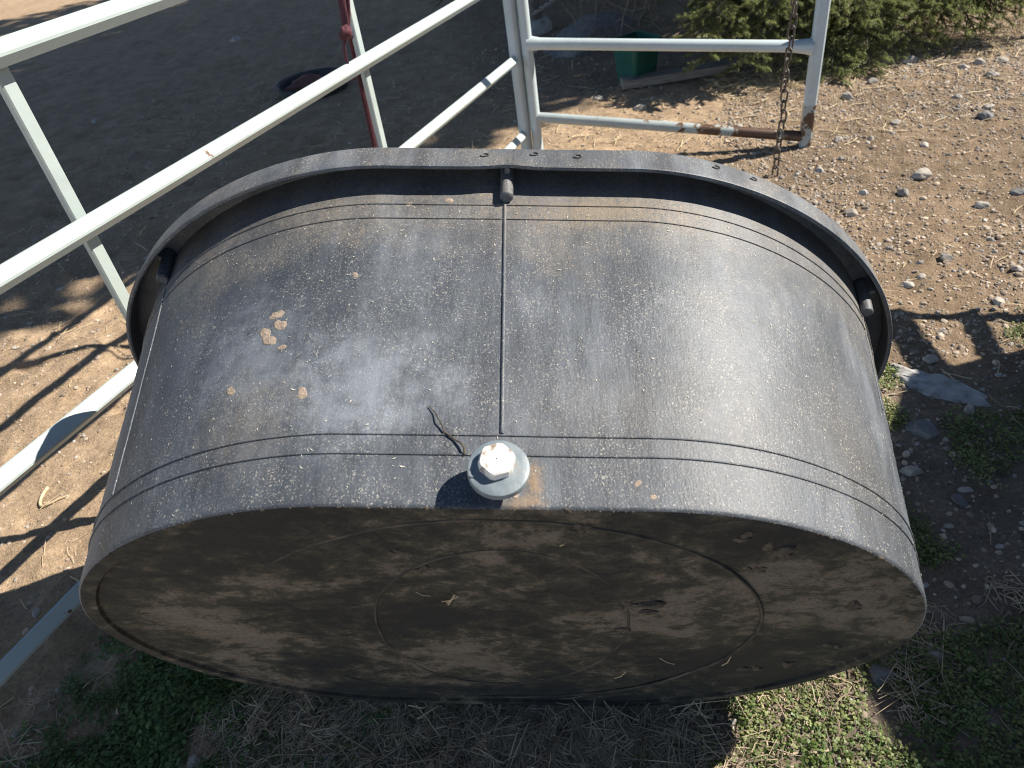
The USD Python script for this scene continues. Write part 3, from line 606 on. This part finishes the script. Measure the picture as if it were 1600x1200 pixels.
TIPS = [(1105, 90, .22, .5), (1160, 104, .16, .55), (1215, 92, .2, .5), (1130, 60, .35, .6), (1185, 40, .5, .7), (1250, 60, .4, .6), (1300, 118, .10, .35), (1340, 100, .14, .35), (1270, 112, .12, .4), (1385, 78, .14, .35), (1330, 60, .25, .45), (1420, 62, .16, .4), (1455, 70, .10, .4), (1480, 45, .18, .4), (1525, 50, .12, .4), (1560, 20, .22, .5), (1500, 15, .3, .5), (1595, 8, .2, .5), (1440, 25, .35, .5), (1380, 35, .38, .5), (1290, 25, .55, .6), (1120, 20, .6, .7), (1210, 10, .7, .7), (1350, 5, .6, .6), (1620, -10, .3, .5), (1680, -15, .3, .5), (1145, 85, .3, .5), (1235, 100, .25, .45), (1320, 85, .22, .4), (1360, 110, .10, .3), (1410, 50, .25, .4), (1510, 35, .2, .4), (1575, 5, .3, .5), (1090, 60, .5, .6), (1265, 35, .6, .6), (1330, 30, .45, .5), (1470, 20, .4, .5), (1545, 30, .15, .4)]
for (px, py, h, bh) in TIPS:
    y0_ = at(px, py)[1]; h = max(min(h, H * (1 - 4.05 / y0_)), .03); tip = local(px, py, h); rad = np.linalg.norm(tip[:2]); base = np.array([*(tip[:2] * .12), h * .4 + bh]); base = base if rad < 2.2 else np.array([*(tip[:2] * (1 - 1.9 / rad)), h + .25])
    st_, nd = bough(base, tip, rng, 1.5 if rad < 3 else 1.2, .40)
    br = obj('bough', st_, M['bark'], spruce); obj('needles', nd, M['needle'], br)
    USED.pop(str(br.GetPath()) + '/needles', None)
# upper, unseen part of the crown: coarser boughs
for k in range(46):
    z = .8 + k * .095; a = k * 2.4; r = 1.75 * (1 - z / 5.6) + .15
    base = np.array([.05, .03, z]); tip = base + np.array([math.cos(a) * r, math.sin(a) * r, -.25 * r])
    st_, nd = bough(base, tip, rng, .45, .4)
    br = obj('bough', st_, M['bark'], spruce); obj('needles', (nd[0], nd[1]), M['needle'], br)
S2 = np.array([1.35, 7.35])  # second spruce, added to darken the view behind the gate
back = thing('spruce_tree', 'spruce added as a dark backdrop behind the green bucket', 'spruce tree', loc=(S2[0], S2[1], 0))
obj('trunk', tube([(0, 0, -.2), (0, 0, .5), (.02, .03, 2.), (.03, .05, 4.)], [.15, .12, .07, .01], 12), M['bark'], back, 40)
for k in range(44):
    z = .25 + k * .075; a = k * 2.4; r = 1.55 * (1 - z / 4.2) + .15
    base = np.array([.02, .03, z]); tip = base + np.array([math.cos(a) * r, math.sin(a) * r, -min(.3 * r, z - .05)])
    st_, nd = bough(base, tip, rng, .6, .42)
    br = obj('bough', st_, M['bark'], back); obj('needles', nd, M['needle'], br)
# dry brush under it
br_ = []
for k in range(70):
    a, b = rng.uniform(0, 2 * np.pi), rng.uniform(.2, .7); o = at(rng.uniform(890, 1060), rng.uniform(60, 110)); o[1] += rng.uniform(.2, .9)
    e = o + np.array([math.cos(a) * b, math.sin(a) * b * .6 - .2, rng.uniform(-.1, .5)]); o[2] = rng.uniform(.2, .9)
    q = np.linspace(0, 1, 7); P = o + (e - o) * q[:, None] + rng.normal(size=(7, 3)) * .03; P[:, 2] = np.maximum(P[:, 2], .02); br_.append(tube(P, np.linspace(.006, .002, 7), 5))
tag(obj('dry_brush', cat_(br_), M['twig'], None, True), 'tangle of dry leafless brush in the shade above the bucket', 'brush', kind='stuff')

# ------------------------------------------------------------------ shade tree outside the frame (its shadow covers the corral)
TB = np.array([6.4, 7.2])
tree = thing('shade_tree', 'tall broad leafy tree behind the spruce that shades the corral', 'tree', loc=(TB[0], TB[1], 0))
obj('trunk', tube([(0, 0, -.3), (.0, 0, .6), (-.15, -.1, 2.4), (-.5, -.3, 4.5), (-1., -.5, 7.)], [.42, .32, .27, .18, .06], 14), M['bark'], tree, 40)
LOB = [((5.0, 11.2, 8.2), (2.8, 2.0, 1.4), 3400), ((5.1, 6.75, 6.2), (2.8, 2.9, 1.5), 11000), ((6.9, 7.0, 6.2), (1.5, 1.7, 1.0), 3200), ((4.6, 5.3, 7.3), (2.2, 1.7, .9), 3600), ((4.6, 7.2, 8.2), (2.7, 2.7, 1.5), 5200), ((4.1, 4.2, 6.4), (1.4, 1.15, .7), 1700), ((5.3, 8.6, 7.4), (2.4, 2.2, 1.4), 3200), ((3.6, 6.3, 8.6), (1.9, 2.2, 1.2), 2600)]
lv = []
rng = np.random.default_rng(31)
for c, r, cnt in LOB:
    lim = np.array([-.5, -.3, 4.2]); e = np.array(c) - [TB[0], TB[1], 0]
    obj('limb', tube([lim, (lim + e) / 2 + [0, 0, -.2], e], [.14, .08, .02], 8), M['bark'], tree, 40)
    d = rng.normal(size=(cnt, 3)); d /= np.linalg.norm(d, axis=1, keepdims=True); rad = rng.uniform(.15, 1, cnt) ** .5
    o = np.array(c) + d * rad[:, None] * np.array(r); o += .25 * (np.stack([meshkit.fbm(o * 1.4 + 3 * i, 2) for i in range(3)], -1) - .5)
    a1 = rng.normal(size=(cnt, 3)); a1 /= np.linalg.norm(a1, axis=1, keepdims=True); b1_ = np.cross(a1, rng.normal(size=(cnt, 3))); b1_ /= np.linalg.norm(b1_, axis=1, keepdims=True)
    s_ = rng.uniform(.10, .19, cnt)[:, None]
    V = np.stack([o - a1 * s_, o + b1_ * s_ * .55, o + a1 * s_, o - b1_ * s_ * .55], 1).reshape(-1, 3) - [TB[0], TB[1], 0]
    lv.append((V, np.arange(len(V)).reshape(-1, 4)))
obj('crown', cat_(lv), M['leaf'], tree)

# ------------------------------------------------------------------ plank shape added outside the frame to cast the shadow right of the tank
def shadow_pt(px, py, xs):      # the point of the plane x = xs whose sun shadow falls at this ground pixel
    g_ = at(px, py); k = (xs - g_[0]) / SUN_DIR[0]; return g_ + SUN_DIR * k
XS = 2.35
caster = thing('plank_windbreak', 'added unseen plank windbreak with a braced rail standing right of the tank', 'shadow_caster')
EDGE = [shadow_pt(*q, XS) for q in ((1430, 1200), (1318, 1000), (1375, 700), (1420, 585))]
prof = [(-1.6, 1.62), (EDGE[0][1], EDGE[0][2]), (EDGE[1][1], EDGE[1][2]), (EDGE[2][1], EDGE[2][2]), (EDGE[3][1], EDGE[3][2])]
PY, PZ = np.array([q[0] for q in prof]), np.array([q[1] for q in prof]); o_ = np.argsort(PY); PY, PZ = PY[o_], PZ[o_]
yb = np.arange(PY[0], PY[-1], .145)
for k in range(len(yb)):
    ya, yc = yb[k] + .001, min(yb[k] + .144, PY[-1]); zA, zC = np.interp(ya, PY, PZ), np.interp(yc, PY, PZ)
    V = np.array([(XS, ya, 0), (XS, yc, 0), (XS, yc, zC), (XS, ya, zA)]); V = np.vstack([V, V + [.022, 0, 0]])
    V[[0, 1, 4, 5], 2] = -.03
    F = np.array([(0, 3, 2, 1), (4, 5, 6, 7), (0, 1, 5, 4), (2, 3, 7, 6), (1, 2, 6, 5), (0, 4, 7, 3)])
    obj('plank', (V, F), M['board'], caster)
for y_ in (PY[0] + .1, PY[-1] - .1):
    for x_ in (XS + .06,):
        obj('post', prof_bar((x_, y_, -.05), (x_, y_, np.interp(y_, PY, PZ) - .03), rect_prof(.07, .07), (1, 0, 0)), M['board'], caster)
# added rail and braces: their shadow makes the lit triangle beside the tank
q = [shadow_pt(*c, XS - .05) for c in ((1330, 483), (1640, 494))]
obj('rail', prof_bar(q[0], q[1], rect_prof(.04, .032)), M['board'], caster)
for c0_, c1_, w_ in (((1390, 478), (1490, 610), .085), ((1516, 480), (1590, 620), .05)):
    q = [shadow_pt(*c, XS - .05) for c in (c0_, c1_)]
    obj('brace', prof_bar(q[0], q[1], rect_prof(.03, w_)), M['board'], caster)

# ------------------------------------------------------------------ loose stones, gravel, straw, plants
cp = at(1462, 598)
ang = np.linspace(0, 2 * np.pi, 40, endpoint=False); cr = 1 + .45 * (meshkit.fbm(np.c_[np.cos(ang), np.sin(ang), 0 * ang] * 1.8 + 4, 3) - .5) * 2
ex, ey = unit(at(1560, 635) - at(1385, 565)), None; ey = np.array([-ex[1], ex[0], 0])
top_, low_ = [], []
for r, z in ((1.0, -.01), (.93, .012), (.8, .02), (.5, .024), (.2, .022), (.01, .02)):
    P = cp + np.outer(np.cos(ang) * .15 * r * cr, ex) + np.outer(np.sin(ang) * .055 * r * cr, ey); P[:, 2] = gz(P[:, 0], P[:, 1]) + z - .012 + .022 * (meshkit.fbm(P * 34, 3) - .5); top_.append(P)
tag(obj('concrete_patch', loft_n(top_), M['conc'], None, 40), 'crumbled pale concrete patch in the soil right of the tank', 'concrete')

STONES = [  # px, py, radius, material, label
    (1419, 98, .065, 'palerock', 'pale rounded stone at the foot of the spruce boughs'), (1364, 128, .05, 'rock', 'brown angular stone in front of the spruce, right of the gate post'),
    (1324, 152, .05, 'rock', None), (1440, 272, .065, 'palerock', 'flat pale stone half buried in the sunlit gravel'), (1440, 672, .055, 'darkrock', 'grey angular stone in shade right of the tank'),
    (1424, 737, .034, 'palerock', 'small oval pale stone in shade beside the tank'), (1500, 785, .028, 'darkrock', None), (1508, 768, .02, 'rock', None), (1395, 850, .02, 'rock', None),
    (1376, 1052, .035, 'darkrock', 'dark stone on the lit grass just right of the tank'), (1462, 1018, .026, 'rock', None), (1300, 620, .02, 'rock', None), (1515, 640, .025, 'palerock', None),
    (1455, 560, .03, 'palerock', None), (1560, 470, .03, 'rock', None), (1480, 400, .03, 'rock', None), (1535, 320, .035, 'rock', None), (1590, 300, .045, 'darkrock', None), (1412, 300, .035, 'rock', None),
    (1545, 165, .045, 'palerock', None), (1530, 100, .05, 'palerock', None), (1565, 95, .045, 'palerock', None), (1505, 108, .05, 'palerock', None), (1550, 118, .04, 'rock', None), (1590, 70, .04, 'rock', None),
    (1495, 150, .04, 'rock', None), (1540, 180, .055, 'darkrock', None), (1310, 218, .035, 'rock', None), (1400, 190, .03, 'rock', None), (1360, 215, .025, 'palerock', None), (1445, 225, .03, 'palerock', None),
    (1040, 195, .04, 'rock', None), (1000, 172, .045, 'palerock', None), (935, 155, .05, 'rock', None), (1280, 265, .03, 'rock', None), (1330, 330, .035, 'palerock', None), (1350, 300, .03, 'rock', None),
    (1590, 420, .03, 'palerock', None), (1420, 440, .03, 'rock', None), (270, 905 + 145, .02, 'rock', None), (60, 960, .02, 'rock', None), (520, 1185, .03, 'darkrock', 'grey clod on the brown dead grass below the tank'), (300, 1192, .026, 'palerock', 'small pale stone in the green weeds at the lower left'),
    (24, 545, .02, 'palerock', None), (180, 575, .015, 'rock', None), (96, 455, .02, 'palerock', None), (150, 190, .05, 'rock', None), (370, 65, .08, 'rock', None), (1240, 220, .03, 'rock', None), (1155, 200, .03, 'palerock', None)]
for i, (px, py, r, m, lab) in enumerate(STONES):
    rg = np.random.default_rng(300 + i); r *= .72; o = at(px, py); v, f = lump(rg, r, 3, .6, .4); a = rg.uniform(0, 6.28)
    v = v @ np.array([[math.cos(a), math.sin(a), 0], [-math.sin(a), math.cos(a), 0], [0, 0, 1]])
    v = v + [o[0], o[1], gz(o[0], o[1]) + r * .12]
    if px < 700: zone = ('loose stone on the sandy soil left of the tank', 'loose stones on the sandy soil')
    elif px < 1230 and py < 260: zone = ('loose stone on the soil under the tube gate', 'loose stones under the gate')
    elif py < 240: zone = ('loose pale stone on the gravel below the spruce boughs', 'loose stones near the spruce')
    elif py < 480: zone = ('loose stone on the sunlit gravel right of the tank', 'loose stones on the sunlit gravel')
    else: zone = ('small loose stone in the shadow right of the tank', 'loose stones in the shadow')
    tag(obj('stone', (v, f), M[m], None, 30), lab or zone[0], 'stone', None if lab else zone[1])

# a pale curved root on the sand
rt_ = np.array([at(75, 762), at(66, 772), at(60, 783), at(63, 791), at(78, 789), at(96, 781), at(108, 777)]); rt_[:, 2] = gz(rt_[:, 0], rt_[:, 1]) + .006
tag(obj('curved_root', tube(smooth(rt_, 30), np.linspace(.0055, .002, 30), 8), M['straw'], None, True), 'pale hooked bit of root lying on the sand at the left', 'root')
# dirt along the upper edge of the tank's base
ms = []; rng = np.random.default_rng(9)
for k in range(70):
    t_ = rng.uniform(.25, 2.9); q = outline_t(Rb - .004, [t_])[0]; ms.append(blob_on((np.array([*q, -.0005]), *BN), rng.uniform(.0005, .0018) * (2.6 if rng.random() < .1 else 1), .7, k, asp=1.2))
tag(obj('edge_dirt', cat_(ms), M['darkmud'], tank, True), kind='stuff')

def scatter(name, protos, mats, pos, scale, yaw, kind_label, cat, tilt=0.0, seed=1):
    """one PointInstancer of small things nobody could count"""
    rg = np.random.default_rng(seed)
    pi = UsdGeom.PointInstancer.Define(stage, path_for(name)); tag(pi, kind_label, cat, kind='stuff'); rel = pi.CreatePrototypesRel()
    for k, (m, mt) in enumerate(zip(protos, mats)):
        pr = obj(name + '_piece', m, mt, pi.GetPrim(), smooth=False); rel.AddTarget(pr.GetPath())
    n = len(pos)
    pi.CreateProtoIndicesAttr(Vt.IntArray.FromNumpy(rg.integers(0, len(protos), n).astype(np.int32)))
    pi.CreatePositionsAttr(Vt.Vec3fArray.FromNumpy(np.asarray(pos, np.float32)))
    s = np.asarray(scale, np.float32); s = np.repeat(s[:, None], 3, 1) if s.ndim == 1 else s
    pi.CreateScalesAttr(Vt.Vec3fArray.FromNumpy(s))
    yaw = np.asarray(yaw); ax = rg.uniform(0, 2 * np.pi, n); ti = rg.normal(size=n) * tilt
    qy = np.stack([np.cos(yaw / 2), 0 * yaw, 0 * yaw, np.sin(yaw / 2)], -1); qt = np.stack([np.cos(ti / 2), np.sin(ti / 2) * np.cos(ax), np.sin(ti / 2) * np.sin(ax), 0 * ti], -1)
    w1, x1, y1, z1 = qt.T; w2, x2, y2, z2 = qy.T
    q = np.stack([w1 * w2 - x1 * x2 - y1 * y2 - z1 * z2, w1 * x2 + x1 * w2 + y1 * z2 - z1 * y2, w1 * y2 - x1 * z2 + y1 * w2 + z1 * x2, w1 * z2 + x1 * y2 - y1 * x2 + z1 * w2], -1)
    pi.CreateOrientationsAttr(Vt.QuathArray([Gf.Quath(float(a), float(b), float(c), float(d)) for a, b, c, d in q]))
    return pi
def tank_foot(x, y): return (np.abs(x - .02) < .72) & (y > .73 + .16 * (x < -.2)) & (y < 1.42)
rng = np.random.default_rng(55)
def pick(n, x0, x1, y0, y1, dens):
    x, y = rng.uniform(x0, x1, n), rng.uniform(y0, y1, n); k = rng.random(n) < dens(x, y); k &= ~tank_foot(x, y); return x[k], y[k]
def fb(x, y, s, o): return meshkit.fbm(np.stack([x * s, y * s, 0 * x + o], -1), 3)
def corral(x, y): return ramp01(-.57 - x * .876 + .4823 * y, -.3, .4)
# gravel
peb = [lump(np.random.default_rng(500 + k), 1.0, 1, .6, .35) for k in range(9)]
x, y = pick(330000, -2.4, 4.4, .4, 6.0, lambda x, y: np.where(corral(x, y) > .5, .10, .30 + 1.3 * np.clip(fb(x, y, 1.5, 3) - .42, 0, 1) * 2) * (.35 + .65 * ramp01(y + .2 * x, 1.2, 1.9)) * np.where(y > 4, .55, 1))
s = np.clip(rng.lognormal(-5.52, .5, len(x)), .0018, .014)
scatter('gravel', peb, [M['pebble']] * 7 + [M['rock']] * 2, np.c_[x, y, gz(x, y) + s * .06], s, rng.uniform(0, 6.28, len(x)), 'loose brown and grey gravel over the ground', 'gravel', .35)
# fine crumbs of soil
x, y = pick(52000, -2.2, 2.0, .4, 3.6, lambda x, y: .35 + .65 * fb(x, y, 6, 8))
s = np.clip(rng.lognormal(-6.1, .35, len(x)), .0012, .005)
crumb = pm('soil_crumb', [(.3, (.14, .105, .075)), (.7, (.33, .245, .17))], 9, .95, vary=.3)
scatter('soil_crumbs', peb[:5], [crumb] * 5, np.c_[x, y, gz(x, y)], s, rng.uniform(0, 6.28, len(x)), 'small crumbs of dry soil', 'soil', .4)
# straw
def strand(rg, L, r, curl=.15, lift=.0, n=6):
    q = np.linspace(-.5, .5, n); P = np.c_[q * L, curl * L * (q ** 2) * rg.normal() + rg.normal() * .02 * L * np.sin(q * 9), np.abs(lift * np.sin(q * 5 + rg.uniform(0, 6)))]; return tube(P, r, 4, flat=.5)
st = [strand(np.random.default_rng(600 + k), 1.0, .011 + .008 * (k % 3), .25 if k % 2 else .05, .03) for k in range(8)]
x, y = pick(13000, -2.6, 4.0, .42, 6.0, lambda x, y: .07 + .16 * (1 - corral(x, y)) * (y > 1.3) + .5 * np.clip(fb(x, y, 2.2, 21) - .42, 0, 1) * 2 + .12 * (y > 3.2) * (x > .2))
s = rng.uniform(.02, .085, len(x)) * (1 + .6 * (y > 3)); scatter('straw_litter', st, [M['straw']] * 6 + [M['thatch']] * 2, np.c_[x, y, gz(x, y) + .006], s, rng.uniform(0, 6.28, len(x)), 'scattered straw and dry grass stems on the ground', 'straw', .12)
# dead grass thatch below the tank
def tuft(rg, cnt, L0, L1, r, spread, up, curl):
    ms_ = []
    for _ in range(cnt):
        a, L = rg.uniform(0, 6.28), rg.uniform(L0, L1); o = np.array([rg.normal() * spread, rg.normal() * spread, 0]); q = np.linspace(0, 1, 7); d = np.array([math.cos(a), math.sin(a), 0]); e = np.array([-d[1], d[0], 0])
        P = o + np.outer(q * L * (1 - up * .6), d) + np.outer(curl * L * q ** 2 * rg.normal() * .6 + curl * L * .22 * np.sin(q * rg.uniform(3, 8) + rg.uniform(0, 6)), e); P[:, 2] = L * up * (q - .55 * q ** 2 * rg.uniform(.6, 1.7)) + .002
        P[:, 2] = np.maximum(P[:, 2], .001); ms_.append(tube(P, np.linspace(r, r * .35, 7), 3, caps=False))
    return cat_(ms_)
th_ = [tuft(np.random.default_rng(700 + k), 30, .012, .042, .0013, .022, .4, 2.0) for k in range(6)]
def thz(x, y): return ((1 - ramp01(np.abs(x + .25), .24, .54)) * (1 - ramp01(y, .82, .95)) * .9 + .003 * (x > .1) + .006 * (y < .9)) * (y < 1.3)
x, y = pick(12000, -1.3, 1.3, .38, 1.3, lambda x, y: thz(x + .15 * (fb(x, y, 5, 4) - .5), y))
scatter('dead_grass', th_, [M['thatch']] * 6, np.c_[x, y, gz(x, y)], rng.uniform(.7, 1.5, len(x)), rng.uniform(0, 6.28, len(x)), 'brown matted dead grass below the tank', 'dead grass', .2)
# weeds
def rosette(rg, cnt, rad, leaf):
    vs = []
    for k in range(cnt):
        a = rg.uniform(0, 6.28); el = rg.uniform(.1, 1.1); R = rad * rg.uniform(.25, 1); o = np.array([math.cos(a) * R, math.sin(a) * R, rad * .55 * el * rg.uniform(.3, 1)]); 
        d = unit([math.cos(a) + rg.normal() * .5, math.sin(a) + rg.normal() * .5, rg.normal() * .5]); w = unit(np.cross(d, [0, 0, 1])) ; w = unit(w + np.array([0, 0, rg.normal() * .35])); l = leaf * rg.uniform(.6, 1.25); nrm = np.cross(w, d)
        P = np.array([o - d * l * .5, o - d * l * .12 + w * l * .36 + nrm * l * .1, o + d * l * .28 + w * l * .30 + nrm * l * .08, o + d * l * .52, o + d * l * .28 - w * l * .30 + nrm * l * .08, o - d * l * .12 - w * l * .36 + nrm * l * .1])
        vs.append((P, np.array([(0, 1, 5), (1, 2, 5), (2, 4, 5), (2, 3, 4)])))
    return cat_(vs)
ro = [rosette(np.random.default_rng(800 + k), 26, .026, .0095) for k in range(6)]
ro2 = [rosette(np.random.default_rng(820 + k), 22, .024, .0065) for k in range(6)]
def leftgreen(x, y): return (1 - ramp01(np.abs(x + .68 - .15 * (y - .7)), .16, .58)) * (1 - ramp01(y, .9, 1.2)) * ramp01(fb(x, y, 9, 2), .22, .50)
def rightgreen(x, y): return (ramp01(x, .02, .22) * (1 - ramp01(y, .95, 1.15)) * .75 + ramp01(x, .55, .7) * (1 - ramp01(y, 1.45, 1.75)) * .75) * ramp01(fb(x, y, 5, 12), .42, .58)
x, y = pick(8500, -1.3, 0, .38, 1.2, leftgreen)
scatter('green_weeds', ro, [M['clover']] * 6, np.c_[x, y, gz(x, y)], rng.uniform(.6, 1.35, len(x)), rng.uniform(0, 6.28, len(x)), 'low green leafy weeds in the shade left below the tank', 'weeds', .3)
x, y = pick(12000, 0, 2.0, .34, 1.8, rightgreen)
scatter('dry_weeds', ro2, [M['weed'], M['weed'], M['weed'], M['clover'], M['weed'], M['blade']], np.c_[x, y, gz(x, y)], rng.uniform(.6, 1.4, len(x)), rng.uniform(0, 6.28, len(x)), 'sparse yellow green weeds on the soil right of the tank', 'weeds', .3)
gr = [tuft(np.random.default_rng(840 + k), 12, .03, .08, .0012, .012, .75, .4) for k in range(5)]
x, y = pick(6000, -1.3, 1.9, .36, 1.7, lambda x, y: .5 * leftgreen(x, y) + .10 * rightgreen(x, y))
scatter('grass_tufts', gr, [M['blade']] * 5, np.c_[x, y, gz(x, y)], rng.uniform(.5, 1.2, len(x)), rng.uniform(0, 6.28, len(x)), 'thin tufts of grass among the weeds', 'grass', .3)
# grass at the far right under the spruce
x, y = rng.uniform(3.0, 5.2, 700), rng.uniform(4.2, 6.0, 700); k = (y > 4.5 + .25 * np.abs(x - 3.9)) | (x > 3.7); x, y = x[k], y[k]
t_ = rng.uniform(0, 1, 420); lx, ly = 1.5 + t_ * 2.6 + rng.normal(size=420) * .1, 4.0 + .45 * t_ + rng.normal(size=420) * .16
scatter('needle_litter', [tuft(np.random.default_rng(860 + k), 14, .03, .10, .0013, .04, .22, .5) for k in range(4)], [M['straw'], M['thatch'], M['thatch'], M['straw']], np.c_[lx, ly, gz(lx, ly)], rng.uniform(.7, 1.5, 420), rng.uniform(0, 6.28, 420), 'dry grass and fallen needles along the foot of the spruce boughs', 'litter', .2)
scatter('far_grass', gr, [M['weed'], M['blade'], M['straw'], M['weed'], M['straw']], np.c_[x, y, gz(x, y)], rng.uniform(1.2, 2.6, len(x)), rng.uniform(0, 6.28, len(x)), 'sunlit dry grass beside the spruce boughs', 'grass', .3)
